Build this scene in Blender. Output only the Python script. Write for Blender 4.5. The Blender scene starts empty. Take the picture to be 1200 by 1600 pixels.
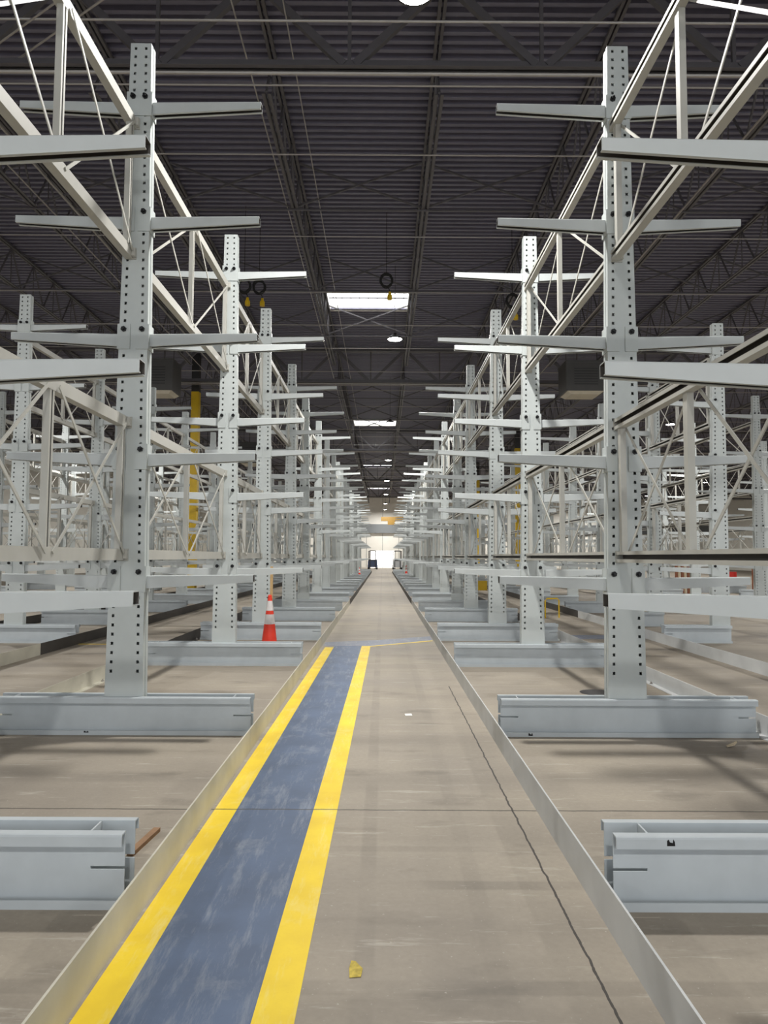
import bpy, math, random
from mathutils import Vector, Matrix
random.seed(7)
sc = bpy.context.scene
COL = sc.collection

# ------------------------------------------------------------------ camera
F_PX, CAM_H = 1120.0, 1.472
cam_d = bpy.data.cameras.new('camera')
cam = bpy.data.objects.new('camera', cam_d)
COL.objects.link(cam)
cam_d.sensor_fit = 'VERTICAL'
cam_d.sensor_height = 36.0
cam_d.lens = 36.0 * F_PX / 1600.0
cam_d.clip_start, cam_d.clip_end = 0.05, 400.0
PITCH = math.atan(70.0 / F_PX)
YAW = math.atan(-2.0 / F_PX)
ROLL = 0.005
cam.matrix_world = (Matrix.Translation((0, 0, CAM_H)) @ Matrix.Rotation(YAW, 4, 'Z')
                    @ Matrix.Rotation(math.pi / 2 + PITCH, 4, 'X') @ Matrix.Rotation(ROLL, 4, 'Z'))
sc.camera = cam

# ------------------------------------------------------------------ light and exposure
world = bpy.data.worlds.new('world')
sc.world = world
world.use_nodes = True
bg = world.node_tree.nodes['Background']
bg.inputs['Color'].default_value = (0.90, 0.95, 1.0, 1)
bg.inputs['Strength'].default_value = 1.6
sc.view_settings.view_transform = 'Standard'
sc.view_settings.look = 'None'
sc.view_settings.gamma = 1.0
sc.view_settings.use_curve_mapping = False
sc.view_settings.exposure = 0.22
LAMP_POWER = 430.0
LAMP_COLOR = (1.0, 0.98, 0.94)
LENS_STRENGTH = 30.0
SKYLIGHT_STRENGTH = 4.0

# ------------------------------------------------------------------ materials
def srgb(r, g, b):
    f = lambda c: (c / 255 / 12.92) if c / 255 <= 0.04045 else ((c / 255 + 0.055) / 1.055) ** 2.4
    return (f(r), f(g), f(b), 1)

class NT:
    def __init__(s, name):
        s.m = bpy.data.materials.new(name)
        s.m.use_nodes = True
        s.t = s.m.node_tree
        s.b = s.t.nodes['Principled BSDF']
    def n(s, typ, **kw):
        x = s.t.nodes.new(typ)
        for k, v in kw.items():
            setattr(x, k, v)
        return x
    def l(s, a, b):
        s.t.links.new(a, b)
    def val(s, sock, v):
        if hasattr(v, 'is_linked') or isinstance(v, bpy.types.NodeSocket):
            s.l(v, sock)
        else:
            sock.default_value = v
    def math(s, op, a, b=0.0, c=0.0):
        x = s.n('ShaderNodeMath', operation=op)
        s.val(x.inputs[0], a); s.val(x.inputs[1], b); s.val(x.inputs[2], c)
        return x.outputs[0]
    def mix(s, fac, a, b):
        x = s.n('ShaderNodeMix', data_type='RGBA')
        s.val(x.inputs[0], fac); s.val(x.inputs[6], a); s.val(x.inputs[7], b)
        return x.outputs[2]
    def ramp(s, fac, lo, hi):
        x = s.n('ShaderNodeMapRange', clamp=True)
        s.val(x.inputs[0], fac); x.inputs[1].default_value = lo; x.inputs[2].default_value = hi
        return x.outputs[0]
    def coords(s):
        return s.n('ShaderNodeTexCoord').outputs['Object']
    def noise(s, scale, detail=4, vec=None, stretch=None, rough=0.55, rot=0.0):
        v = vec if vec is not None else s.coords()
        if stretch or rot:
            mp = s.n('ShaderNodeMapping')
            s.l(v, mp.inputs[0])
            if stretch: mp.inputs['Scale'].default_value = stretch
            mp.inputs['Rotation'].default_value = (0, 0, rot)
            v = mp.outputs[0]
        x = s.n('ShaderNodeTexNoise')
        s.l(v, x.inputs['Vector'])
        x.inputs['Scale'].default_value = scale
        x.inputs['Detail'].default_value = detail
        x.inputs['Roughness'].default_value = rough
        return x.outputs[0]

def paint(name, col, rough=0.45, var=0.06, metallic=0.0, scale=6.0):
    k = NT(name)
    c = srgb(*col)
    d = tuple(x * (1 - var * 2.2) for x in c[:3]) + (1,)
    k.l(k.mix(k.ramp(k.noise(scale, 5), 0.3, 0.75), c, d), k.b.inputs['Base Color'])
    k.b.inputs['Roughness'].default_value = rough
    k.b.inputs['Metallic'].default_value = metallic
    return k.m

def emit(name, col, strength):
    k = NT(name)
    k.b.inputs['Base Color'].default_value = col
    k.b.inputs['Emission Color'].default_value = col
    k.b.inputs['Emission Strength'].default_value = strength
    return k.m

M = {}
M['column'] = paint('rack_column_paint', (189, 195, 194), 0.5, 0.03)
M['arm'] = paint('rack_arm_paint', (192, 197, 197), 0.42, 0.03)
M['base'] = paint('rack_base_paint', (186, 193, 197), 0.5, 0.05)
M['brace'] = paint('rack_brace_paint', (184, 183, 176), 0.5, 0.04)
M['inside'] = paint('groove_shade_inside', (84, 80, 76), 0.6, 0.05)  # inner channel faces: shade of the open grooves put into the colour
M['bolt'] = paint('black_bolt', (28, 28, 30), 0.4, 0.02, 0.4)
M['guide_light'] = paint('mill_steel_guide', (208, 204, 188), 0.5, 0.10, 0.0, 3)
M['guide_grey'] = paint('grey_steel_guide', (206, 208, 208), 0.5, 0.08, 0.0, 3)
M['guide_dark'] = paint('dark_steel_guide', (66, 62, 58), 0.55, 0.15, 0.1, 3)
M['deck'] = paint('dark_roof_deck_paint', (110, 108, 125), 0.42, 0.06)
M['joist'] = paint('dark_roof_steel_paint', (92, 89, 92), 0.5, 0.06)
M['pipe'] = paint('galvanised_pipe', (170, 165, 160), 0.4, 0.06, 0.3)
M['wall'] = paint('white_wall_paint', (242, 239, 230), 0.7, 0.03, 0, 1)
M['wall_grey'] = paint('grey_wall_band', (120, 124, 126), 0.7, 0.04, 0, 1)
M['yellow'] = paint('safety_yellow_paint', (226, 186, 20), 0.45, 0.06)
M['ochre'] = paint('ochre_hoist_paint', (128, 98, 34), 0.5, 0.08)
M['darksteel'] = paint('dark_steel', (52, 50, 50), 0.5, 0.08)
M['orange'] = paint('cone_orange', (236, 62, 40), 0.5, 0.02)
M['white_band'] = paint('cone_white_band', (226, 220, 218), 0.4, 0.06, 0, 30)
M['rubber'] = paint('black_rubber', (30, 30, 30), 0.7, 0.05)
M['wood'] = paint('pale_wood', (206, 172, 122), 0.7, 0.12, 0, 20)
M['wood_brown'] = paint('brown_wood', (158, 122, 88), 0.7, 0.12, 0, 20)
M['paper'] = paint('white_paper', (238, 238, 236), 0.8, 0.02)
M['paper_yellow'] = paint('yellow_paint_flake', (214, 190, 84), 0.8, 0.25, 0, 40)
M['cabinet'] = paint('heater_cabinet', (78, 76, 74), 0.5, 0.05)
M['diffuser'] = paint('pale_diffuser', (205, 196, 178), 0.6, 0.05)
M['red'] = paint('red_paint', (210, 44, 34), 0.5, 0.05)
M['white_body'] = paint('white_vehicle_paint', (225, 228, 232), 0.35, 0.03)
M['blue_body'] = paint('blue_vehicle_paint', (70, 86, 120), 0.4, 0.04)
M['copper'] = paint('brown_tube', (142, 86, 58), 0.5, 0.1)
M['cream'] = paint('cream_tube', (216, 198, 168), 0.6, 0.08)
M['lens'] = emit('lamp_lens', (1.0, 0.96, 0.88, 1), LENS_STRENGTH)
M['skylight'] = emit('skylight_panel', (0.97, 0.99, 1.0, 1), SKYLIGHT_STRENGTH)
M['daylight'] = emit('daylight_door', (1.0, 0.98, 0.94, 1), 3.0)

def joint_mask(k, x, y, wob):
    """dark saw-cut joints of the slab: one across the aisle, one along it"""
    wy = k.math('ADD', y, k.math('MULTIPLY', k.math('SUBTRACT', wob, 0.5), 0.02))
    across = k.math('LESS_THAN', k.math('ABSOLUTE', k.math('SUBTRACT', wy, 4.275)), 0.008)
    wx = k.math('ADD', x, k.math('MULTIPLY', k.math('SUBTRACT', wob, 0.5), 0.025))
    along = k.math('LESS_THAN', k.math('ABSOLUTE', k.math('SUBTRACT', wx, 0.765)), 0.0052)
    along = k.math('MULTIPLY', along, k.math('LESS_THAN', y, 8.3))
    return across, along

def floor_material():
    k = NT('concrete_floor')
    co = k.coords()
    sep = k.n('ShaderNodeSeparateXYZ'); k.l(co, sep.inputs[0])
    x, y = sep.outputs[0], sep.outputs[1]
    big = k.ramp(k.noise(0.55, 5, co), 0.3, 0.7)
    c = k.mix(big, srgb(172, 162, 146), srgb(142, 133, 121))
    # polished trowel bands across the slab
    band = k.ramp(k.noise(1.0, 3, co, (0.08, 1.6, 1)), 0.45, 0.7)
    c = k.mix(k.math('MULTIPLY', band, 0.35), c, srgb(116, 108, 99))
    fine = k.ramp(k.noise(34, 6, co, rough=0.7), 0.35, 0.8)
    c = k.mix(k.math('MULTIPLY', fine, 0.22), c, srgb(98, 92, 85))
    # tyre tracks along the aisle and across it
    for pos, w, ax, s in ((-0.06, 0.045, x, 0.22), (0.0, 0.05, k.math('SUBTRACT', y, 3.32), 0.28), (0.0, 0.05, k.math('SUBTRACT', y, 2.55), 0.30),
                          (0.0, 0.04, k.math('SUBTRACT', y, 3.72), 0.2), (0.42, 0.05, x, 0.12)):
        d = k.math('ABSOLUTE', k.math('SUBTRACT', ax, pos))
        msk = k.math('SUBTRACT', 1.0, k.ramp(d, w * 0.7, w))
        brk = k.ramp(k.noise(1.7, 3, co), 0.35, 0.65)
        c = k.mix(k.math('MULTIPLY', k.math('MULTIPLY', msk, brk), s), c, srgb(78, 73, 68))
    # dark oily patches
    oil = k.ramp(k.noise(1.3, 4, co, (1, 2.4, 1)), 0.58, 0.74)
    c = k.mix(k.math('MULTIPLY', oil, 0.45), c, srgb(82, 76, 68))
    # white scuffs and scratches
    scr = k.ramp(k.noise(5, 5, co, (0.35, 2.6, 1), 0.72, 0.5), 0.585, 0.70)
    c = k.mix(k.math('MULTIPLY', scr, 0.55), c, srgb(196, 190, 178))
    spk = k.ramp(k.noise(60, 2, co), 0.68, 0.74)
    c = k.mix(k.math('MULTIPLY', spk, 0.5), c, srgb(192, 186, 174))
    wob = k.noise(9, 4, co)
    across, along = joint_mask(k, x, y, wob)
    c = k.mix(k.math('MULTIPLY', across, 0.75), c, srgb(52, 47, 42))
    c = k.mix(k.math('MULTIPLY', along, 0.9), c, srgb(40, 36, 33))
    # yellowish dust across the far half
    k.l(c, k.b.inputs['Base Color'])
    r = k.n('ShaderNodeMapRange'); k.l(big, r.inputs[0]); r.inputs[3].default_value = 0.75; r.inputs[4].default_value = 0.62
    k.l(r.outputs[0], k.b.inputs['Roughness'])
    bp = k.n('ShaderNodeBump'); bp.inputs['Strength'].default_value = 0.05; bp.inputs['Distance'].default_value = 0.01
    k.l(k.noise(22, 5, co), bp.inputs['Height']); k.l(bp.outputs[0], k.b.inputs['Normal'])
    return k.m

def floor_paint(name, col, dark, worn, worn_amount):
    k = NT(name)
    co = k.coords()
    sep = k.n('ShaderNodeSeparateXYZ'); k.l(co, sep.inputs[0])
    c = k.mix(k.ramp(k.noise(3, 5, co), 0.3, 0.75), srgb(*col), srgb(*dark))
    c = k.mix(k.math('MULTIPLY', k.ramp(k.noise(55, 4, co, rough=0.7), 0.55, 0.75), 0.35), c, srgb(*dark))
    s1 = k.ramp(k.noise(5, 6, co, (2.6, 0.35, 1), 0.75, 0.45), 0.53, 0.68)
    s2 = k.ramp(k.noise(4, 6, co, (2.4, 0.4, 1), 0.75, -0.6), 0.55, 0.70)
    c = k.mix(k.math('MULTIPLY', k.math('MAXIMUM', s1, s2), worn_amount), c, srgb(*worn))
    blot = k.ramp(k.noise(2.2, 6, co, rough=0.7), 0.57, 0.70)
    c = k.mix(k.math('MULTIPLY', blot, worn_amount * 0.9), c, srgb(*worn))
    across, along = joint_mask(k, sep.outputs[0], sep.outputs[1], k.noise(9, 4, co))
    c = k.mix(k.math('MULTIPLY', across, 0.7), c, srgb(60, 55, 45))
    k.l(c, k.b.inputs['Base Color'])
    k.b.inputs['Roughness'].default_value = 0.6
    return k.m

M['floor'] = floor_material()
M['blue'] = floor_paint('blue_walkway_paint', (86, 104, 133), (72, 87, 112), (146, 153, 162), 0.5)
M['blue_pale'] = floor_paint('pale_blue_walkway_paint', (128, 134, 150), (112, 118, 132), (170, 170, 170), 0.5)
M['stripe'] = floor_paint('yellow_line_paint', (248, 216, 24), (226, 190, 22), (238, 224, 150), 0.45)

# ------------------------------------------------------------------ mesh helpers
class MB:
    def __init__(s):
        s.v, s.f, s.dark = [], [], []
    def quad(s, *p):
        b = len(s.v); s.v += [tuple(q) for q in p]; s.f.append(tuple(range(b, b + len(p))))
    def box(s, x0, x1, y0, y1, z0, z1):
        b = len(s.v)
        s.v += [(x0, y0, z0), (x1, y0, z0), (x1, y1, z0), (x0, y1, z0), (x0, y0, z1), (x1, y0, z1), (x1, y1, z1), (x0, y1, z1)]
        s.f += [tuple(b + i for i in q) for q in ((0, 3, 2, 1), (4, 5, 6, 7), (0, 1, 5, 4), (1, 2, 6, 5), (2, 3, 7, 6), (3, 0, 4, 7))]
        return s
    def loft(s, A, B, caps=True, dark=()):
        n = len(A); b = len(s.v)
        s.v += [tuple(p) for p in A] + [tuple(p) for p in B]
        for i in range(n):
            j = (i + 1) % n
            if i in dark: s.dark.append(len(s.f))
            s.f.append((b + i, b + j, b + n + j, b + n + i))
        if caps:
            s.f.append(tuple(b + i for i in reversed(range(n)))); s.f.append(tuple(b + n + i for i in range(n)))
        return s
    def bar(s, p, q, w, t, up=(1, 0, 0)):
        """flat bar from p to q: t thick along up, w wide across"""
        p, q = Vector(p), Vector(q); d = (q - p).normalized(); u = Vector(up)
        u = (u - d * u.dot(d)).normalized(); a = d.cross(u)
        r = lambda o: [o + a * w / 2 + u * t / 2, o - a * w / 2 + u * t / 2, o - a * w / 2 - u * t / 2, o + a * w / 2 - u * t / 2]
        return s.loft(r(p), r(q))
    def tube(s, p, q, r, n=8, r2=None):
        p, q = Vector(p), Vector(q); d = (q - p).normalized()
        u = d.orthogonal().normalized(); a = d.cross(u)
        r2 = r if r2 is None else r2
        ring = lambda o, R: [o + (u * math.cos(2 * math.pi * i / n) + a * math.sin(2 * math.pi * i / n)) * R for i in range(n)]
        return s.loft(ring(p, r), ring(q, r2))
    def path(s, pts, r, n=6, closed=False):
        pts = [Vector(p) for p in pts]; N = len(pts); b = len(s.v)
        for i, p in enumerate(pts):
            d = (pts[(i + 1) % N] - pts[i - 1]) if closed else (pts[min(i + 1, N - 1)] - pts[max(i - 1, 0)])
            d.normalize()
            ref = Vector((0.31, 0.2, 0.93)) if abs(d.z) < 0.9 else Vector((1, 0.1, 0))
            u = (ref - d * ref.dot(d)).normalized(); a = d.cross(u)
            s.v += [tuple(p + (u * math.cos(2 * math.pi * k / n) + a * math.sin(2 * math.pi * k / n)) * r) for k in range(n)]
        for i in range(N if closed else N - 1):
            j = (i + 1) % N
            for k in range(n):
                l = (k + 1) % n
                s.f.append((b + i * n + k, b + i * n + l, b + j * n + l, b + j * n + k))
        return s
    def lathe(s, prof, n=24, c=(0, 0, 0)):
        b = len(s.v)
        for r, z in prof:
            s.v += [(c[0] + r * math.cos(2 * math.pi * i / n), c[1] + r * math.sin(2 * math.pi * i / n), c[2] + z) for i in range(n)]
        for j in range(len(prof) - 1):
            for i in range(n):
                k = (i + 1) % n
                s.f.append((b + j * n + i, b + j * n + k, b + (j + 1) * n + k, b + (j + 1) * n + i))
        return s
    def mesh(s, name, mat):
        me = bpy.data.meshes.new(name)
        me.from_pydata(s.v, [], s.f)
        me.materials.append(M[mat] if isinstance(mat, str) else mat)
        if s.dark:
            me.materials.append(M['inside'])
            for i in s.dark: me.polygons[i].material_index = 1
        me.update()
        return me

def obj(name, mesh, parent=None, loc=(0, 0, 0), rotz=0.0):
    o = bpy.data.objects.new(name, mesh)
    COL.objects.link(o)
    o.location = loc
    if rotz: o.rotation_euler = (0, 0, rotz)
    if parent is not None: o.parent = parent
    return o
def tag(o, label=None, cat=None, group=None, kind=None):
    if label: o['label'] = label
    if cat: o['category'] = cat
    if group: o['group'] = group
    if kind: o['kind'] = kind
    return o
def empty(name, loc, label, cat, group=None):
    o = obj(name, None, None, loc)
    o.empty_display_size = 0.2
    return tag(o, label, cat, group)
def struct(name, mb, mat, label=None):
    return tag(obj(name, mb.mesh(name, mat)), label, None, None, 'structure')

ORD = ['first', 'second', 'third', 'fourth', 'fifth', 'sixth', 'seventh', 'eighth', 'ninth', 'tenth', 'eleventh', 'twelfth', 'thirteenth',
       'fourteenth', 'fifteenth', 'sixteenth', 'seventeenth', 'eighteenth', 'nineteenth', 'twentieth', 'twenty-first', 'twenty-second', 'twenty-third', 'twenty-fourth']

# ------------------------------------------------------------------ the building
X_L, X_R, Y_B, Y_F = -25.0, 45.0, -22.0, 98.0
Z_DECK = 9.80
struct('floor', MB().box(X_L - 0.3, X_R + 0.3, Y_B, Y_F + 6, -0.3, 0.0), 'floor')
wl = struct('wall_left', MB().box(X_L - 0.3, X_L, Y_B, Y_F, 0, 10.2), 'wall')
wr = struct('wall_right', MB().box(X_R, X_R + 0.3, Y_B, Y_F, 0, 10.2), 'wall')
# far wall with a daylit doorway at the end of the aisle
DX0, DX1, DZ = -1.6, 1.7, 2.3
mb = MB(); mb.box(X_L, DX0, Y_F, Y_F + 0.3, 0, 10.2); mb.box(DX1, X_R, Y_F, Y_F + 0.3, 0, 10.2); mb.box(DX0, DX1, Y_F, Y_F + 0.3, DZ, 10.2)
struct('wall_back', mb, 'wall')
struct('door_1', MB().box(DX0, DX1, Y_F + 0.32, Y_F + 0.4, 0, DZ), 'daylight')
struct('trim_1', MB().box(X_L + 0.02, X_R - 0.02, Y_F - 0.5, Y_F - 0.02, 4.7, 5.9), 'wall_grey')
mb = MB()
for i in range(-8, 20):
    mb.box(i * 2.2 - 0.02, i * 2.2 + 0.02, Y_F - 0.04, Y_F - 0.001, 0, 4.6)
struct('trim_2', mb, 'wall_grey')

# roof deck: corrugated, ribs running across the aisle, left open under each skylight
SKY = [(22.35, 23.65), (43.5, 45.0), (65.0, 66.5), (86.5, 88.0)]
SX0, SX1 = -1.80, 0.79
mb = MB()
P, DEP = 0.203, 0.075
y = Y_B
while y < Y_F:
    prof = [(y, Z_DECK), (y + 0.075, Z_DECK), (y + 0.09, Z_DECK + DEP), (y + 0.188, Z_DECK + DEP), (y + P, Z_DECK)]
    spans = [(X_L, X_R)]
    for a, b in SKY:
        if y + P > a and y < b: spans = [(X_L, SX0), (SX1, X_R)]
    for x0, x1 in spans:
        b0 = len(mb.v)
        for (yy, zz) in prof:
            mb.v += [(x0, yy, zz), (x1, yy, zz)]
        for i in range(4):
            mb.f.append((b0 + 2 * i, b0 + 2 * i + 1, b0 + 2 * i + 3, b0 + 2 * i + 2))
    y += P
struct('ceiling', mb, 'deck')
for i, (a, b) in enumerate(SKY):
    y0, y1 = a - 0.15, b + 0.15
    mb = MB()
    mb.box(SX0 - 0.06, SX0, y0, y1, Z_DECK - 0.02, Z_DECK + 0.2); mb.box(SX1, SX1 + 0.06, y0, y1, Z_DECK - 0.02, Z_DECK + 0.2)
    mb.box(SX0, SX1, y0 - 0.05, y0, Z_DECK - 0.02, Z_DECK + 0.2); mb.box(SX0, SX1, y1, y1 + 0.05, Z_DECK - 0.02, Z_DECK + 0.2)
    fr = struct('window_%d' % (i + 1), mb, 'wall', '%s roof skylight along the aisle, a bright pane between two joists' % ORD[i])
    obj('pane', MB().box(SX0, SX1, y0, y1, Z_DECK + 0.17, Z_DECK + 0.20).mesh('pane', 'skylight'), fr)
    g = MB()
    for q in range(9):
        xx = SX0 + (q + 0.5) * (SX1 - SX0) / 9
        g.box(xx - 0.008, xx + 0.008, y0, y1, Z_DECK + 0.12, Z_DECK + 0.132)
    g.box(SX0, SX1, (y0 + y1) / 2 - 0.02, (y0 + y1) / 2 + 0.02, Z_DECK + 0.11, Z_DECK + 0.15)
    obj('grid', g.mesh('grid', 'joist'), fr)

# girders across, joists along
GIRD = [9.76 + 18.3 * k for k in range(-1, 5)]
JX = [-1.87 + 2.73 * k for k in range(-8, 17)]
ZG0, ZG1 = 8.36, 9.72
for gi, gy in enumerate(GIRD):
    mb = MB()
    for s in (-1, 1):
        mb.box(X_L + 0.02, X_R - 0.02, gy + s * 0.06 - 0.045, gy + s * 0.06 + 0.045, ZG0, ZG0 + 0.02)
        mb.box(X_L + 0.02, X_R - 0.02, gy + s * 0.022 - 0.008, gy + s * 0.022 + 0.008, ZG0, ZG0 + 0.13)
        mb.box(X_L + 0.02, X_R - 0.02, gy + s * 0.06 - 0.05, gy + s * 0.06 + 0.05, ZG1 - 0.12, ZG1)
    for jx in JX:
        for s in (-1, 1):
            bx = jx + s * 1.365
            if X_L < bx < X_R:
                mb.bar((jx + s * 0.06, gy, ZG1 - 0.08), (bx - s * 0.08, gy, ZG0 + 0.07), 0.11, 0.09, (0, 1, 0))
        bx = jx + 1.365
        if bx < X_R: mb.bar((bx, gy, ZG0 + 0.05), (bx, gy, ZG1 - 0.05), 0.05, 0.05, (0, 1, 0))
    struct('roof_girder', mb, 'joist', 'dark open-web roof girder crossing the aisle, %s of the row' % ORD[gi])
ZJ = 8.74
for ji, jx in enumerate(JX):
    mb = MB()
    for s in (-1, 1):
        mb.box(jx + s * 0.04 - 0.024, jx + s * 0.04 + 0.024, Y_B, Y_F - 0.6, Z_DECK - 0.065, Z_DECK - 0.004)
    for a, b in zip(GIRD, GIRD[1:] + [GIRD[-1] + 15.0]):
        a2, b2 = a + 1.1, min(b - 1.1, Y_F - 1)
        for s in (-1, 1):
            mb.box(jx + s * 0.045 - 0.028, jx + s * 0.045 + 0.028, a2, b2, ZJ, ZJ + 0.008)
            mb.box(jx + s * 0.018 - 0.005, jx + s * 0.018 + 0.005, a2, b2, ZJ, ZJ + 0.06)
        n = 13; st = (b2 - a2) / n
        for i in range(n):
            mb.bar((jx, a2 + i * st, ZJ + 0.03), (jx, a2 + (i + 0.5) * st, Z_DECK - 0.04), 0.032, 0.032)
            mb.bar((jx, a2 + (i + 0.5) * st, Z_DECK - 0.04), (jx, a2 + (i + 1) * st, ZJ + 0.03), 0.032, 0.032)
            mb.bar((jx, a2 + (i + 0.5) * st, ZJ + 0.03), (jx, a2 + (i + 0.5) * st, Z_DECK - 0.04), 0.02, 0.02)
    struct('roof_joist', mb, 'joist', 'dark open-web roof joist running down the hall, %s from the left wall' % (ORD[ji] if ji < 24 else 'last'))
# cross bridging between joists
for bi, by in enumerate((5.2, 14.6, 19.2, 23.2, 32.5, 37.5, 41.6, 50.8, 55.8, 60.0, 72, 79)):
    mb = MB()
    for jx in JX[2:14]:
        mb.bar((jx + 0.07, by - 0.025, ZJ + 0.05), (jx + 2.66, by - 0.025, Z_DECK - 0.06), 0.04, 0.03, (0, 1, 0))
        mb.bar((jx + 0.07, by + 0.025, Z_DECK - 0.06), (jx + 2.66, by + 0.025, ZJ + 0.05), 0.04, 0.03, (0, 1, 0))
    mb.bar((JX[2], by, ZJ - 0.02), (JX[14], by, ZJ - 0.02), 0.03, 0.03, (0, 1, 0))
    struct('roof_bridging', mb, 'joist', 'dark crossed bridging bars between the roof joists, %s line from the camera' % ORD[bi])

# pipes and conduits under the roof
pi = 0
for k in range(0, 5):
    for (yo, z, r) in ((-0.55, 8.66, 0.016), (0.0, 8.31, 0.026), (0.26, 8.31, 0.014), (2.7, 8.68, 0.014), (6.0, 8.68, 0.012), (9.4, 8.67, 0.012), (12.2, 8.68, 0.016), (14.7, 8.68, 0.010)):
        yy = 9.76 + 18.3 * k + yo
        if yy > 90: continue
        ti, tj = divmod(pi, 8)
        o = obj('conduit', MB().tube((X_L + 0.03, yy, z), (X_R - 0.03, yy, z), r, 8).mesh('conduit', 'pipe'))
        tag(o, 'thin %s pipe across the hall under roof bay %s, %s of that bay' % ('grey' if r < 0.02 else 'thick grey', ORD[ti], ORD[tj]), 'pipe', 'pipes under the roof')
        pi += 1
for (xx, z, r, lab) in ((-2.05, 8.84, 0.012, 'thin grey conduit running down the hall beside the joist left of the skylights'),
                        (-1.38, 8.95, 0.010, 'thin grey conduit running down the hall right of the joist left of the skylights'),
                        (-6.4, 8.60, 0.022, 'grey pipe running down the hall high over the second rack row at left'),
                        (-6.9, 8.60, 0.014, 'thin grey pipe beside the thicker pipe over the second rack row at left'),
                        (6.1, 8.60, 0.018, 'grey pipe running down the hall high over the single-sided rack row at right')):
    tag(obj('conduit', MB().tube((xx, Y_B, z), (xx, Y_F - 0.6, z), r, 8).mesh('conduit', 'pipe')), lab, 'pipe', 'pipes under the roof')

for xa, ya, xb, yb in ((-6.6, 10.75, -2.6, 8.05), (-6.6, 10.35, -2.6, 7.7)):
    tag(obj('conduit', MB().tube((xa, ya, 8.55), (xb, yb, 8.55), 0.014, 8).mesh('conduit', 'pipe')),
        'grey pipe slanting under the roof at upper left, %s of the two' % ('farther' if ya > 10.5 else 'closer'), 'pipe', 'pipes under the roof')

# building columns, yellow below and dark above
def steel_column(x, y, label):
    t = obj('steel_column', MB().box(x - 0.15, x + 0.15, y - 0.15, y + 0.15, 8.2, 9.78).mesh('steel_column', 'darksteel'))
    tag(t, label, None, None, 'structure')
    mb = MB().box(x - 0.155, x + 0.155, y - 0.155, y + 0.155, 0.02, 8.2)
    obj('yellow_lower_shaft', mb.mesh('yellow_lower_shaft', 'yellow'), t)
    obj('base_plate', MB().box(x - 0.22, x + 0.22, y - 0.22, y + 0.22, 0.0, 0.02).mesh('base_plate', 'darksteel'), t)
steel_column(-7.72, 29.2, 'steel building column painted yellow with dark top, behind the rack rows at left')
steel_column(8.3, 24.9, 'steel building column painted yellow, seen between the rack rows at right')
steel_column(8.3, 44.0, 'second yellow steel building column down the hall at right')
steel_column(8.3, 62.5, 'third yellow steel building column down the hall at right')

# ------------------------------------------------------------------ floor paint
def flat(name, polys, mat, z, label):
    mb = MB()
    for p in polys:
        A = [(x, y, z) for x, y in p]; B = [(x, y, 0.0002) for x, y in p]
        mb.loft(B, A)
    return struct(name, mb, mat, label)
flat('floor_marking', [[(-0.87, 0.3), (-0.415, 0.3), (-0.325, 11.95), (-0.782, 11.95)]], 'blue', 0.0012, 'worn blue painted walkway between two yellow lines')
flat('floor_marking', [[(-0.99, 0.3), (-0.868, 0.3), (-0.785, 11.75), (-0.925, 11.75)]], 'stripe', 0.0016, 'yellow line between the walkway and the guide rail')
flat('floor_marking', [[(-0.424, 0.3), (-0.289, 0.3), (-0.19, 11.95), (-0.335, 11.95)]], 'stripe', 0.0016, 'yellow line on the aisle side of the blue walkway')
flat('floor_marking', [[(-0.97, 11.95), (-0.19, 11.95), (0.89, 12.8), (0.89, 13.45), (-0.08, 12.8), (-0.97, 12.45)]], 'blue_pale', 0.0012, 'faded blue band turning across the aisle')
flat('floor_marking', [[(-0.19, 11.88), (0.89, 12.68), (0.89, 12.80), (-0.19, 11.95)]], 'stripe', 0.0016, 'thin yellow edge of the band across the aisle')
flat('floor_marking', [[(3.2, 13.1), (4.8, 13.1), (4.8, 13.8), (3.2, 13.8)]], 'blue_pale', 0.0012, 'faded pale blue crossing band in the aisle at right')
flat('floor_marking', [[(-5.05, 12.0), (-3.25, 12.0), (-3.25, 12.07), (-5.05, 12.07)]], 'stripe', 0.0012, 'thin yellow line across the aisle at left')

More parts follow.
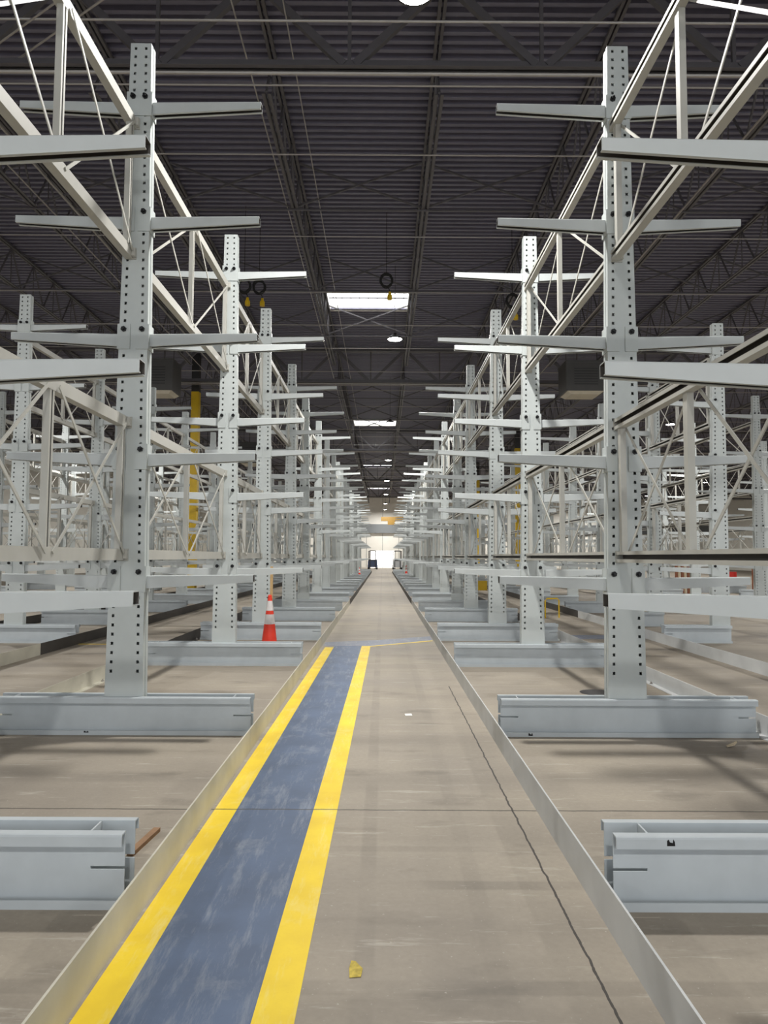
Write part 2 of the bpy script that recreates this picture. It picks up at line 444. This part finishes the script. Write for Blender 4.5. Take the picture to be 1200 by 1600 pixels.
# ------------------------------------------------------------------ rack meshes
COL_H, COL_DEP = 5.97, 0.115
def column_mesh(height, xl, xr, name='column'):
    mb = MB()
    PIT, hw, hh = 0.0762, 0.011, 0.0125
    zs = []
    z = height - 0.048
    while z > 0.46: zs.append(z); z -= PIT
    zs.reverse()
    rows = [(0.012, 0)]
    for z in zs: rows += [(z - hh, 1), (z + hh, 0)]
    rows.append((height, 0))
    def xs(z):
        a, b = xl(z), xr(z)
        return [a, a + 0.046 - hw, a + 0.046 + hw, b - 0.046 - hw, b - 0.046 + hw, b]
    base = len(mb.v)
    for z, _ in rows: mb.v += [(x, 0, z) for x in xs(z)]
    for i in range(len(rows) - 1):
        for j in range(5):
            a, b, c, d = base + i * 6 + j, base + i * 6 + j + 1, base + (i + 1) * 6 + j + 1, base + (i + 1) * 6 + j
            if rows[i][1] and j in (1, 3):
                p = [mb.v[q] for q in (a, b, c, d)]
                q = [(x, 0.007, z) for x, _, z in p]
                for k in range(4):
                    l = (k + 1) % 4
                    mb.quad(p[l], p[k], q[k], q[l])
            else:
                mb.f.append((a, b, c, d))
    z0, z1 = 0.012, height
    for X, s in ((xl, -1), (xr, 1)):
        for ya, yb in ((0, 0.049), (0.064, COL_DEP)):
            p = [(X(z0), ya, z0), (X(z0), yb, z0), (X(z1), yb, z1), (X(z1), ya, z1)]
            mb.quad(*(p if s > 0 else p[::-1]))
        # shallow groove where the two channels meet
        i0, i1 = X(z0) - s * 0.012, X(z1) - s * 0.012
        for yy in (0.049, 0.064):
            mb.quad((X(z0), yy, z0), (i0, yy, z0), (i1, yy, z1), (X(z1), yy, z1))
        mb.quad((i0, 0.049, z0), (i0, 0.064, z0), (i1, 0.064, z1), (i1, 0.049, z1))
    mb.quad((xl(z0), COL_DEP, z0), (xl(z1), COL_DEP, z1), (xr(z1), COL_DEP, z1), (xr(z0), COL_DEP, z0))
    mb.quad((xl(z0), 0, z0), (xl(z0), COL_DEP, z0), (xr(z0), COL_DEP, z0), (xr(z0), 0, z0))
    mb.quad((xl(z1), 0.0, z1), (xr(z1), 0.0, z1), (xr(z1), COL_DEP, z1), (xl(z1), COL_DEP, z1))
    return mb.mesh(name, 'column')
HW = lambda z: 0.163 - 0.0122 * z
ME_COL = column_mesh(COL_H, lambda z: -HW(z), lambda z: HW(z))
COL_H1 = 5.68
ME_COL1 = column_mesh(COL_H1, lambda z: 0.163 - 2 * HW(z), lambda z: 0.163)

def base_channel_mesh(x0, x1, slots):
    """lipped channel, web at y=0, flanges towards -y"""
    mb = MB(); T, H, D = 0.006, 0.305, 0.05
    xa, xb = x0, x1
    SL = 0.145
    if slots[0]: xa = x0 + SL
    if slots[1]: xb = x1 - SL
    mb.box(xa, xb, -T, 0, 0, H)
    for e, (p, q) in zip(slots, ((x0, x0 + SL), (x1 - SL, x1))):
        if e:
            mb.box(p, q, -T, 0, 0, 0.146); mb.box(p, q, -T, 0, 0.160, H)
    # top flange with rounded outer edge and lip
    prof = [(-T, H), (-0.040, H), (-0.047, H - 0.003), (-D, H - 0.010), (-D, H - 0.050), (-D + T, H - 0.050), (-D + T, H - 0.012), (-0.041, H - T), (-T, H - T)]
    mb.loft([(x0, y, z) for y, z in prof], [(x1, y, z) for y, z in prof])
    prof = [(-T, 0.0), (-D, 0.0), (-D, 0.037), (-D + T, 0.037), (-D + T, T), (-T, T)]
    mb.loft([(x0, y, z) for y, z in prof], [(x1, y, z) for y, z in prof])
    return mb.mesh('base_channel', 'base')
BL = 1.06
ME_BASE = base_channel_mesh(-BL, BL, (1, 1))
ME_BASE1 = base_channel_mesh(-1.0, 0.17, (1, 0))      # in the space of the single-sided rack
ME_BASE1R = base_channel_mesh(-0.17, 1.0, (0, 1))
ME_SPACER = MB().box(-0.004, 0.004, 0.001, COL_DEP - 0.001, 0.18, 0.302).mesh('spacer_plate', 'base')
ME_CLIP = MB().box(-0.06, 0.06, 0, 0.006, 0, 0.05).mesh('anchor_clip', 'base')

def arm_profile(x, top, h, y0=0.0175, w=0.08, t=0.005, lip=0.020):
    y1 = y0 + w; b = top - h
    r = 0.006
    P_ = [(y0, top - r), (y0 + r, top), (y1 - r, top), (y1, top - r), (y1, b), (y1 - lip, b), (y1 - lip, b + t), (y1 - t, b + t), (y1 - t, top - t), (y0 + t, top - t), (y0 + t, b + t), (y0 + lip, b + t), (y0 + lip, b), (y0, b)]
    return [(x, y, z) for y, z in P_]
ARM_LEN = 1.057
def arm_mesh(z):
    """one arm on the +x side, for the column width at height z; origin at the column centre line, arm top at 0"""
    w = HW(z) + 0.009
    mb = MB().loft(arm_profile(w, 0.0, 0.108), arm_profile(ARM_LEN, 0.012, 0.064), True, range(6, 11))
    return mb.mesh('arm', 'arm')
def bracket_mesh(z):
    w = HW(z) + 0.0015
    mb = MB()
    t = 0.009
    for ya, yb in ((-t - 0.001, -0.001), (COL_DEP + 0.001, COL_DEP + t + 0.001)):
        mb.box(w - 0.098, w + t + 0.002, ya, yb, -0.138, 0.078)
    mb.box(w + 0.002, w + t + 0.002, -t, COL_DEP + t, -0.138, 0.078)
    return mb.mesh('bracket', 'column')
def bolt_mesh():
    mb = MB()
    n = 6
    ring = lambda y, r: [(r * math.cos(math.pi / 3 * i + 0.3), y, r * math.sin(math.pi / 3 * i + 0.3)) for i in range(n)]
    mb.loft(ring(-0.010, 0.024), ring(-0.029, 0.024))
    mb.loft(ring(-0.027, 0.013), ring(-0.052, 0.012))
    return mb.mesh('bolt', 'bolt')
LEVELS = [1.262 + 1.035 * k + 0.042 for k in range(5)]
ME_ARM = [arm_mesh(z) for z in LEVELS]
ME_BRK = [bracket_mesh(z) for z in LEVELS]
ME_BOLT = bolt_mesh()
def far_arm(i):
    w = HW(LEVELS[i])
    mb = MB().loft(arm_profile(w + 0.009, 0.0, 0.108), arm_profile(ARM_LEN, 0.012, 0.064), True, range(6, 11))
    mb.box(w - 0.096, w + 0.0095, -0.007, COL_DEP + 0.007, -0.138, 0.078)
    return mb.mesh('arm', 'arm')
ME_FARARM = [far_arm(i) for i in range(5)]

def add_arm(root, i, side, level_of_detail, z=None):
    z = LEVELS[i] if z is None else z
    # an arm on the -x side is the same arm turned about the middle of the column
    loc = (0, 0, z) if side > 0 else (0, COL_DEP, z)
    rz = 0 if side > 0 else math.pi
    if level_of_detail == 0:
        return obj('arm', ME_FARARM[i], root, loc, rz)
    a = obj('arm', ME_ARM[i], root, loc, rz)
    obj('bracket', ME_BRK[i], a)
    w = HW(LEVELS[i])
    if side > 0:
        obj('bolt', ME_BOLT, a, (w - 0.044, 0, 0.032))
    else:
        obj('bolt', ME_BOLT, a, (w - 0.044, COL_DEP, 0.032), math.pi)
    return a

def upright(x, d, label, group, lod):
    r = empty('cantilever_rack_upright', (x, d, 0), label, 'rack upright', group)
    obj('column', ME_COL, r)
    obj('base_channel', ME_BASE, r, (0, 0, 0))
    obj('base_channel', ME_BASE, r, (0, COL_DEP, 0), math.pi)
    if lod:
        for s in (-1, 1): obj('spacer_plate', ME_SPACER, r, (s * (BL - 0.15), 0, 0))
    for i in range(5):
        for s in (-1, 1): add_arm(r, i, s, lod)
    return r
def upright_single(x, d, label, group, lod):
    r = empty('cantilever_rack_upright', (x, d, 0), label, 'rack upright', group)
    obj('column', ME_COL1, r)
    obj('base_channel', ME_BASE1, r)
    obj('base_channel', ME_BASE1R, r, (0, COL_DEP, 0), math.pi)
    for i in range(5):
        z = LEVELS[i] - 0.05 * i
        # a narrower half column on one side only: shift the arm to that edge
        a = add_arm(r, i, -1, lod, z)
        e = 0.163 - 2 * HW(z)
        a.location.x = e + HW(LEVELS[i])
    return r

# brace frames: channel chords opening to -x, posts opening to +x, crossed flat bars
def chord_profile(zc, h=0.092, dx=0.066, t=0.005, lip=0.028):
    # web at +x side
    a, b = zc - h / 2, zc + h / 2
    return [(0, a), (0, b), (-dx, b), (-dx, b - lip), (-dx + t, b - lip), (-dx + t, b - t), (-t, b - t), (-t, a + t), (-dx + t, a + t), (-dx + t, a + lip), (-dx, a + lip), (-dx, a)]
def post_mesh_profile(yc, w=0.064, dx=0.046, t=0.005, lip=0.022):
    a, b = yc - w / 2, yc + w / 2
    X0 = -0.048; X1 = X0 + dx
    return [(X0, a), (X0, b), (X1, b), (X1, b - lip), (X1 - t, b - lip), (X1 - t, b - t), (X0 + t, b - t), (X0 + t, a + t), (X1 - t, a + t), (X1 - t, a + lip), (X1, a + lip), (X1, a)]
_brace_cache = {}
def brace_meshes(L, z0, z1):
    key = (round(L, 3), z0, z1)
    if key in _brace_cache: return _brace_cache[key]
    out = []
    for z in (z0, z1):
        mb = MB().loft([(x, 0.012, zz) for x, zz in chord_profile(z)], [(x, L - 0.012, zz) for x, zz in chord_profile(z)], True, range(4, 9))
        out.append(('chord', mb))
        for yy in (0.0, L):
            s = 1 if yy == 0 else -1
            e = MB(); e.box(-0.066, 0.03, min(yy + s * 0.001, yy + s * 0.011), max(yy + s * 0.001, yy + s * 0.011), z - 0.05, z + 0.05)
            e.box(0.002, 0.03, min(yy + s * 0.011, yy + s * 0.05), max(yy + s * 0.011, yy + s * 0.05), z - 0.035, z + 0.035)
            out.append(('end_bracket', e))
    posts = (0.09, L / 2, L - 0.09)
    for yc in posts:
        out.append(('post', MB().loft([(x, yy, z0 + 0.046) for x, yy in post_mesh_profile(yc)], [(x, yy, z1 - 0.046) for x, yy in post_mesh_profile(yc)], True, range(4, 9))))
    for a, b in ((0.06, L / 2 - 0.06), (L / 2 + 0.06, L - 0.06)):
        out.append(('brace_bar', MB().bar((0.006, a, z0 + 0.01), (0.006, b, z1 - 0.01), 0.024, 0.008)))
        out.append(('brace_bar', MB().bar((0.016, b, z0 + 0.01), (0.016, a, z1 - 0.01), 0.024, 0.008)))
    _brace_cache[key] = r = [(n, m.mesh(n, 'brace')) for n, m in out]
    mb = MB()
    for n, m in out:
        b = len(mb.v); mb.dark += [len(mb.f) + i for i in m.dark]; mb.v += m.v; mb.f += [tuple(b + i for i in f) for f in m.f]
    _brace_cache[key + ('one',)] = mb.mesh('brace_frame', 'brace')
    return r
def brace(x, d0, d1, upper, label, group, lod, drop=0.0):
    L = (d1 - 0.001) - (d0 + COL_DEP + 0.001)
    z0, z1 = (4.07 - drop, 5.23 - drop) if upper else (1.48, 2.60)
    parts = brace_meshes(L, z0, z1)
    loc = (x - 0.02, d0 + COL_DEP + 0.001, 0)
    if not lod:
        o = obj('brace_frame', _brace_cache[(round(L, 3), z0, z1, 'one')], None, loc)
        return tag(o, label, 'brace', group)
    r = empty('brace_frame', loc, label, 'brace', group)
    for n, m in parts: obj(n, m, r)
    return r

D_MAIN = [3.13, 6.04, 9.79, 12.78, 16.55, 19.55, 23.6, 27.2, 30.95, 33.9]
while D_MAIN[-1] < 66: D_MAIN.append(D_MAIN[-1] + (3.75 if len(D_MAIN) % 2 else 3.0))
D_L2 = [12.15, 15.4, 18.95, 22.2, 25.9, 29.5, 33.2, 36.2, 39.9, 42.9, 46.6, 49.6, 53.3, 56.3, 60.0]
D_SING = [12.6, 15.6, 19.35, 22.35, 26.1, 29.1, 32.85, 35.85, 39.6, 42.6, 46.35, 49.35, 53.1, 56.1, 59.85, 62.85]
ROWS = [  # x, depths, single?, name used in labels
    (-2.145, D_MAIN, 0, 'row left of the walkway'),
    (2.045, D_MAIN, 0, 'row right of the main aisle'),
    (-6.2, D_L2, 0, 'second row at left'),
    (5.92, D_SING, 1, 'single-sided row at right'),
    (-10.55, D_MAIN[5:17], 0, 'third row at left'),
    (10.3, D_MAIN[5:17], 0, 'third row at right'),
    (-14.7, D_MAIN[7:16], 0, 'fourth row at left'),
    (14.6, D_MAIN[7:16], 0, 'fourth row at right'),
]
for ri, (x, ds, single, rn) in enumerate(ROWS):
    for i, d in enumerate(ds):
        lod = d < (26 if ri < 2 else 20)
        if single:
            upright_single(x, d, 'grey single-sided cantilever upright, %s from the camera in the %s' % (ORD[i], rn), 'rack uprights in the ' + rn, lod)
        else:
            upright(x, d, 'grey double-sided cantilever upright, %s from the camera in the %s' % (ORD[i], rn), 'rack uprights in the ' + rn, lod)
    for i in range(len(ds) - 1):
        for up in (0, 1):
            brace(x, ds[i], ds[i + 1], up, '%s X-braced frame between %s and %s uprights in %s' % ('upper' if up else 'lower', ORD[i], ORD[i + 1], rn),
                  'brace frames in the ' + rn, ds[i] < (24 if ri < 2 else 17), 0.2 if single else 0.0)

# dark scuffs and sticker remains on the bases, and a red tag
def scuff(root, x, z, w, h, mat='bolt', name='scuff_mark'):
    mb = MB(); y = -0.0502
    pts = [(-w, -h), (w, -h), (w * 0.9, h * 0.2), (w * 0.55, h), (w * 0.4, -0.1 * h), (-w * 0.3, 0.1 * h), (-w * 0.6, h * 0.9), (-w, h * 0.5)]
    mb.loft([(x + a, y + 0.0001, z + b) for a, b in pts], [(x + a, y - 0.0008, z + b) for a, b in pts])
    o = obj(name, mb.mesh(name, mat), root)
    return o
for o in list(COL.objects):
    if o.name.startswith('cantilever_rack_upright') and o.parent is None:
        d = round(o.location.y, 2)
        if abs(o.location.x - 2.045) < 0.01 and d == 3.13: scuff(o, -0.83, 0.283, 0.017, 0.014)['label'] = 'dark sticker remains on the top lip'
        if abs(o.location.x - 2.045) < 0.01 and d == 6.04: scuff(o, -0.82, 0.022, 0.018, 0.012)['label'] = 'dark scuff on the bottom lip'
        if abs(o.location.x + 2.145) < 0.01 and d == 6.04: scuff(o, -0.28, 0.028, 0.02, 0.008)['label'] = 'dark chipped paint on the bottom lip'

# ------------------------------------------------------------------ floor guide rails
def guide(xface, side, y0, y1, mat, label, bolts=True):
    """angle rail; its upright leg faces the aisle, its flat leg points to side (-1 or +1)"""
    r = empty('aisle_guide_rail', (xface, y0, 0), label, 'guide rail', 'floor guide rails')
    s = side; L = y1 - y0 - 0.004; T = 0.009
    prof = [(0, 0.0), (0, 0.170), (s * T, 0.170), (s * T, T), (s * 0.078, T), (s * 0.078, 0.0)]
    mb = MB().loft([(x, 0, z) for x, z in prof], [(x, L, z) for x, z in prof])
    obj('angle_section', mb.mesh('angle_section', mat), r)
    if bolts:
        n = max(2, int(L / 1.5))
        for i in range(n):
            o = obj('anchor_bolt', ME_ANCHOR, r, (s * 0.048, 0.3 + i * (L - 0.6) / (n - 1), T))
    return r
ME_ANCHOR = MB().lathe([(0.0, 0.028), (0.008, 0.028), (0.008, 0.012), (0.016, 0.012), (0.016, 0.003), (0.022, 0.003), (0.022, 0.0)], 10).mesh('anchor_bolt', 'pipe')
def rail_run(xf, side, cuts, mat_of, where):
    for i, (a, b) in enumerate(zip(cuts, cuts[1:])):
        m = mat_of(a)
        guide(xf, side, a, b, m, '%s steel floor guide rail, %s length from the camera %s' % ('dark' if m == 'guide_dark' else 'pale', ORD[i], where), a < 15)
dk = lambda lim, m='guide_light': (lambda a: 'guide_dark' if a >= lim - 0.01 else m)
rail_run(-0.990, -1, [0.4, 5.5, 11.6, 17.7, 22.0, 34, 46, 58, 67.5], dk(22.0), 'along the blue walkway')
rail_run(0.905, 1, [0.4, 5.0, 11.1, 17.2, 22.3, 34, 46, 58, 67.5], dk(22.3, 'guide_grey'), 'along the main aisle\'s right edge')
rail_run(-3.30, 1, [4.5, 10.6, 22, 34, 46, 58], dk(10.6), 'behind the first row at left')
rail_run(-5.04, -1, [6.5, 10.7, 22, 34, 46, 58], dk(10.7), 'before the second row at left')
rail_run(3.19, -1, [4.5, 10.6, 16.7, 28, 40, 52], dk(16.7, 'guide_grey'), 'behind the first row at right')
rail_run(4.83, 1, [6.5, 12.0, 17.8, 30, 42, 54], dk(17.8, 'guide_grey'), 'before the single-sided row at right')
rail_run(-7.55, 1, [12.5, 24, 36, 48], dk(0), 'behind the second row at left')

# ------------------------------------------------------------------ high bay lamps
ME_HOUS = MB().lathe([(0.0, 0.17), (0.05, 0.17), (0.07, 0.14), (0.11, 0.10), (0.19, 0.055), (0.225, 0.03), (0.225, 0.0), (0.20, 0.0)], 24).mesh('housing', 'darksteel')
ME_LENS = MB().lathe([(0.0, -0.012), (0.12, -0.010), (0.20, 0.001)], 24).mesh('lens', 'lens')
ld = bpy.data.lights.new('high_bay', 'AREA')
ld.shape = 'DISK'; ld.size = 0.42; ld.energy = LAMP_POWER; ld.color = LAMP_COLOR
LZ = 7.65
for a, lx in enumerate((0.32, -12.7, 13.3, 26.3)):
    for b in range(-1, 8):
        ly = min(7.5 + 12.7 * b, 94.0)
        ly = Y_B + math.floor((ly - Y_B) / P) * P + 0.04      # under a low flute of the deck
        row = ('over the main aisle', 'in the lamp row at left', 'in the lamp row at right', 'in the far lamp row at right')[a]
        r = empty('high_bay_lamp', (lx, ly, LZ), 'round high bay lamp hanging %s, %s from the camera' % (row, ORD[b + 1]), 'lamp', 'high bay lamps')
        obj('housing', ME_HOUS, r); obj('lens', ME_LENS, r)
        obj('cable', MB().tube((0, 0, 0.16), (0, 0, Z_DECK - LZ + 0.002), 0.006, 6).mesh('cable', 'darksteel'), r)
        lo = obj('lamp_light', ld, r, (0, 0, -0.03))

# ------------------------------------------------------------------ things hanging from the roof
def hanging_cord(x, y, z, label):
    r = empty('hanging_cord', (x, y, z), label, 'power cord', 'coiled power cords under the roof')
    mb = MB()
    pts = [(0.14 * math.cos(t) * (1 + 0.12 * math.sin(3.13 * t)), 0.045 * math.sin(0.77 * t), 0.16 * math.sin(t) * (1 + 0.10 * math.cos(2.31 * t))) for t in [i * 2 * math.pi / 20 for i in range(241)]]
    mb.path(pts, 0.014)
    obj('coil', mb.mesh('coil', 'rubber'), r)
    obj('hanger', MB().tube((0, 0, 0.16), (0, 0, Z_DECK - z + 0.01), 0.007, 6).mesh('hanger', 'rubber'), r)
    p = MB().path([(0.02, 0, -0.16), (0.07, 0.0, -0.22), (0.08, 0, -0.30)], 0.011)
    obj('lead', p.mesh('lead', 'rubber'), r)
    b = MB(); b.lathe([(0.0, 0.0), (0.03, 0.0), (0.035, -0.05), (0.06, -0.09), (0.06, -0.19), (0.0, -0.19)], 12, (0.08, 0, -0.28))
    obj('socket_box', b.mesh('socket_box', 'yellow'), r)
hanging_cord(0.06, 16.9, 8.12, 'coiled black cord with yellow socket hanging over the main aisle')
hanging_cord(-3.30, 16.6, 7.85, 'coiled black cord with yellow socket, left one of two behind the first row at left')
hanging_cord(-3.02, 17.0, 7.98, 'coiled black cord with yellow socket, right one of two beside the first row at left')
hanging_cord(3.15, 17.2, 7.75, 'coiled black cord with yellow socket hanging beyond the first row at right')

def unit_heater(x, y, z, w, h, label):
    r = empty('unit_heater', (x, y, z), label, 'heater', 'unit heaters under the roof')
    mb = MB().box(-w / 2, w / 2, -w * 0.4, w * 0.4, 0, h); mb.box(-w / 2 - 0.02, w / 2 + 0.02, -w * 0.4 - 0.02, w * 0.4 + 0.02, h - 0.08, h - 0.02)
    obj('cabinet', mb.mesh('cabinet', 'cabinet'), r)
    A = [(-w * .36, -w * .3, -0.10), (w * .36, -w * .3, -0.10), (w * .36, w * .3, -0.10), (-w * .36, w * .3, -0.10)]
    B = [(-w * .46, -w * .38, -0.001), (w * .46, -w * .38, -0.001), (w * .46, w * .38, -0.001), (-w * .46, w * .38, -0.001)]
    obj('outlet', MB().loft(A, B).mesh('outlet', 'diffuser'), r)
    g = MB()
    for i in range(7):
        zz = h * (0.2 + 0.085 * i); g.box(-w * 0.3, w * 0.3, -w * 0.4 - 0.012, -w * 0.4 - 0.001, zz, zz + 0.03)
    obj('louvre_panel', g.mesh('louvre_panel', 'darksteel'), r)
    for sx in (-1, 1):
        obj('hanger_rod', MB().tube((sx * w * .4, 0, h), (sx * w * .4, 0, Z_DECK - z + 0.01), 0.012, 6).mesh('hanger_rod', 'darksteel'), r)
unit_heater(6.9, 24.6, 7.15, 1.35, 1.05, 'dark unit heater with pale outlet hanging at right over the racks')
unit_heater(-7.8, 24.6, 7.1, 1.25, 1.1, 'dark unit heater with pale outlet hanging at left over the racks')
unit_heater(-8.1, 44.5, 7.2, 1.5, 1.3, 'smaller looking dark heater far down the hall at left')
unit_heater(8.9, 44.6, 7.2, 1.5, 1.3, 'smaller looking dark heater far down the hall at right')

# ------------------------------------------------------------------ traffic cones
def cone(x, y, h, label):
    r = empty('traffic_cone', (x, y, 0), label, 'traffic cone', 'orange traffic cones')
    k = h / 0.91
    b = MB(); b.box(-0.18 * k, 0.18 * k, -0.18 * k, 0.18 * k, 0.0, 0.035 * k)
    obj('base', b.mesh('base', 'rubber'), r)
    R = lambda z: (0.138 - 0.112 * z) * k       # z as a share of the height
    seg = lambda a, c, m, n, o=0.0: obj(n, MB().lathe([(R(a) + o, a * h), (R(c) + o, c * h)], 28).mesh(n, m), r)
    body = MB().lathe([(R(0.03), 0.035 * h), (R(0.03), 0.04 * h), (R(0.985), 0.985 * h), (R(0.99) * 0.7, h), (R(0.99) * 0.55, h), (R(0.9) * 0.4, 0.8 * h)], 28)
    obj('cone_body', body.mesh('cone_body', 'orange'), r)
    seg(0.52, 0.68, 'white_band', 'reflective_band', 0.002)
    seg(0.74, 0.90, 'white_band', 'reflective_band', 0.002)
    return r
cone(-1.675, 10.75, 0.90, 'orange traffic cone with two white bands behind the third base left of the walkway')
cone(-1.55, 48.6, 0.75, 'small far orange cone among the left rack bases, by the far end')
cone(1.72, 52.0, 0.85, 'small far orange cone among the right rack bases, by the far end')
tag(obj('wooden_stake', MB().box(-1.655 - 0.02, -1.655 + 0.02, 10.745, 10.765, 0.78, 1.32).mesh('wooden_stake', 'wood')), 'pale wooden stake standing up out of the orange traffic cone', 'stake')

# ------------------------------------------------------------------ litter on the floor
def scrap(name, x, y, pts, th, mat, label, cat, tilt=0.0):
    mb = MB()
    A = [(px, py, 0.0015 + tilt * (px + 0.06)) for px, py in pts]; B = [(px, py, 0.0015 + th + tilt * (px + 0.06)) for px, py in pts]
    mb.loft(A, B)
    return tag(obj(name, mb.mesh(name, mat), None, (x, y, 0)), label, cat)
scrap('paper_scrap', 0.25, 6.80, [(-0.03, -0.05), (0.035, -0.04), (0.03, 0.05), (-0.035, 0.04)], 0.001, 'paper', 'small white paper scrap on the aisle floor', 'paper')
scrap('paint_flake', -0.088, 2.66, [(-0.02, -0.055), (0.02, -0.05), (0.025, 0.0), (0.012, 0.02), (-0.002, 0.045), (-0.018, 0.05), (-0.024, 0.0)], 0.002, 'paper_yellow', 'crumpled yellow flake on the concrete beside the walkway', 'litter')
scrap('wood_chip', 2.745, 5.70, [(-0.05, -0.015), (0.0, -0.025), (0.04, 0.01), (0.045, 0.035), (0.0, 0.02), (-0.045, 0.01)], 0.006, 'cream', 'curled pale wood chip before the first whole base at right', 'litter', 0.3)
w = obj('wood_strip', MB().box(-0.018, 0.018, -0.16, 0.16, 0.0, 0.02).mesh('wood_strip', 'wood_brown'), None, (-1.215, 3.78, 0), -0.10)
tag(w, 'short brown wood strip on the floor behind the closest base at left', 'wood strip')
mb = MB().lathe([(0.0, 0.004), (0.17, 0.004), (0.19, 0.0005)], 28)
tag(obj('drain_cover', mb.mesh('drain_cover', 'darksteel'), None, (2.36, 7.95, 0)), 'round dark cover in the floor behind the first whole base at right', 'drain cover')

# ------------------------------------------------------------------ far things
def forklift(x, y, body, label):
    r = empty('forklift', (x, y, 0), label, 'forklift')
    b = MB().box(-0.55, 0.55, 0.0, 1.7, 0.25, 0.95); b.box(-0.5, 0.5, 1.1, 1.7, 0.95, 1.15)
    obj('body', b.mesh('body', body), r)
    m = MB()
    for s in (-1, 1): m.box(s * 0.32 - 0.05, s * 0.32 + 0.05, -0.25, -0.1, 0.06, 2.2)
    m.box(-0.32, 0.32, -0.22, -0.12, 2.1, 2.2); m.box(-0.32, 0.32, -0.22, -0.12, 1.0, 1.1)
    obj('mast', m.mesh('mast', 'darksteel'), r)
    g = MB()
    for sx in (-1, 1):
        for yy in (0.15, 1.5): g.box(sx * 0.48 - 0.03, sx * 0.48 + 0.03, yy - 0.03, yy + 0.03, 0.95, 2.1)
    g.box(-0.52, 0.52, 0.1, 1.55, 2.1, 2.15)
    obj('overhead_guard', g.mesh('overhead_guard', 'darksteel'), r)
    for sx in (-1, 1):
        obj('fork', MB().box(sx * 0.25 - 0.05, sx * 0.25 + 0.05, -1.2, -0.25, 0.08, 0.12).mesh('fork', 'darksteel'), r)
        for yy in (0.3, 1.45):
            obj('wheel', MB().tube((sx * 0.40, yy, 0.25), (sx * 0.58, yy, 0.25), 0.25, 18).mesh('wheel', 'rubber'), r)
forklift(-1.15, 84.0, 'blue_body', 'dark forklift standing at the far end of the aisle, left of the bright door')
forklift(1.75, 84.0, 'white_body', 'white forklift standing at the far end of the aisle, right of the bright door')
r = empty('overhead_hoist', (1.1, 86.0, 5.3), 'yellow overhead hoist beam hanging at the far end of the aisle', 'hoist')
obj('beam', MB().box(-1.3, 1.9, -0.2, 0.2, 0.45, 0.95).mesh('beam', 'ochre'), r)
obj('trolley', MB().box(-0.5, 0.4, -0.35, 0.35, 0.0, 0.45).mesh('trolley', 'ochre'), r)
for s in (-1.1, 1.7): obj('hanger_rod', MB().tube((s, 0, 0.95), (s, 0, Z_DECK - 5.3 + 0.01), 0.02, 6).mesh('hanger_rod', 'darksteel'), r)

tag(obj('safety_barrier', MB().box(-0.32, 0.32, -0.12, 0.12, 0.0, 0.42).mesh('safety_barrier', 'yellow'), None, (4.35, 32.2, 0)), 'low yellow barrier block on the floor of the aisle at right', 'barrier')
r = empty('safety_rail', (4.0, 17.6, 0), 'thin bent yellow rail standing in the aisle at right', 'rail')
obj('rail', MB().path([(-0.02, 0, 0.0), (-0.02, 0, 0.42), (0.02, 0, 0.47), (0.30, 0.1, 0.47), (0.34, 0.1, 0.42), (0.34, 0.1, 0)], 0.018).mesh('rail', 'yellow'), r)
# standing tubes and a red drum beyond the single-sided row
ME_T1 = MB().lathe([(0.0, 0), (0.055, 0), (0.055, 1.25), (0.04, 1.25), (0.04, 1.0)], 14).mesh('standing_tube', 'copper')
ME_T2 = MB().lathe([(0.0, 0), (0.055, 0), (0.055, 1.25), (0.04, 1.25), (0.04, 1.0)], 14).mesh('standing_tube', 'cream')
for gi, (gx, gy, n, gl) in enumerate(((16.2, 31.4, 8, 'bundle by the right edge'), (12.35, 30.2, 8, 'bundle before the fourth row at right'))):
    for i in range(n):
        o = obj('standing_tube', ME_T1 if i % 2 == 0 else ME_T2, None, (gx + i * 0.125, gy + 0.03 * (i % 2), 0))
        tag(o, '%s tall tube, %s from left in the standing %s' % ('brown' if i % 2 == 0 else 'cream', ORD[i], gl), 'tube', 'standing tubes in the ' + gl)
d = empty('steel_drum', (16.0, 33.0, 0), 'red steel drum on the floor beside the standing tubes at right', 'drum')
obj('shell', MB().lathe([(0.0, 0.0), (0.25, 0.0), (0.25, 0.27), (0.262, 0.28), (0.25, 0.29), (0.25, 0.57), (0.262, 0.58), (0.25, 0.59), (0.25, 0.86), (0.0, 0.85)], 20).mesh('shell', 'red'), d)
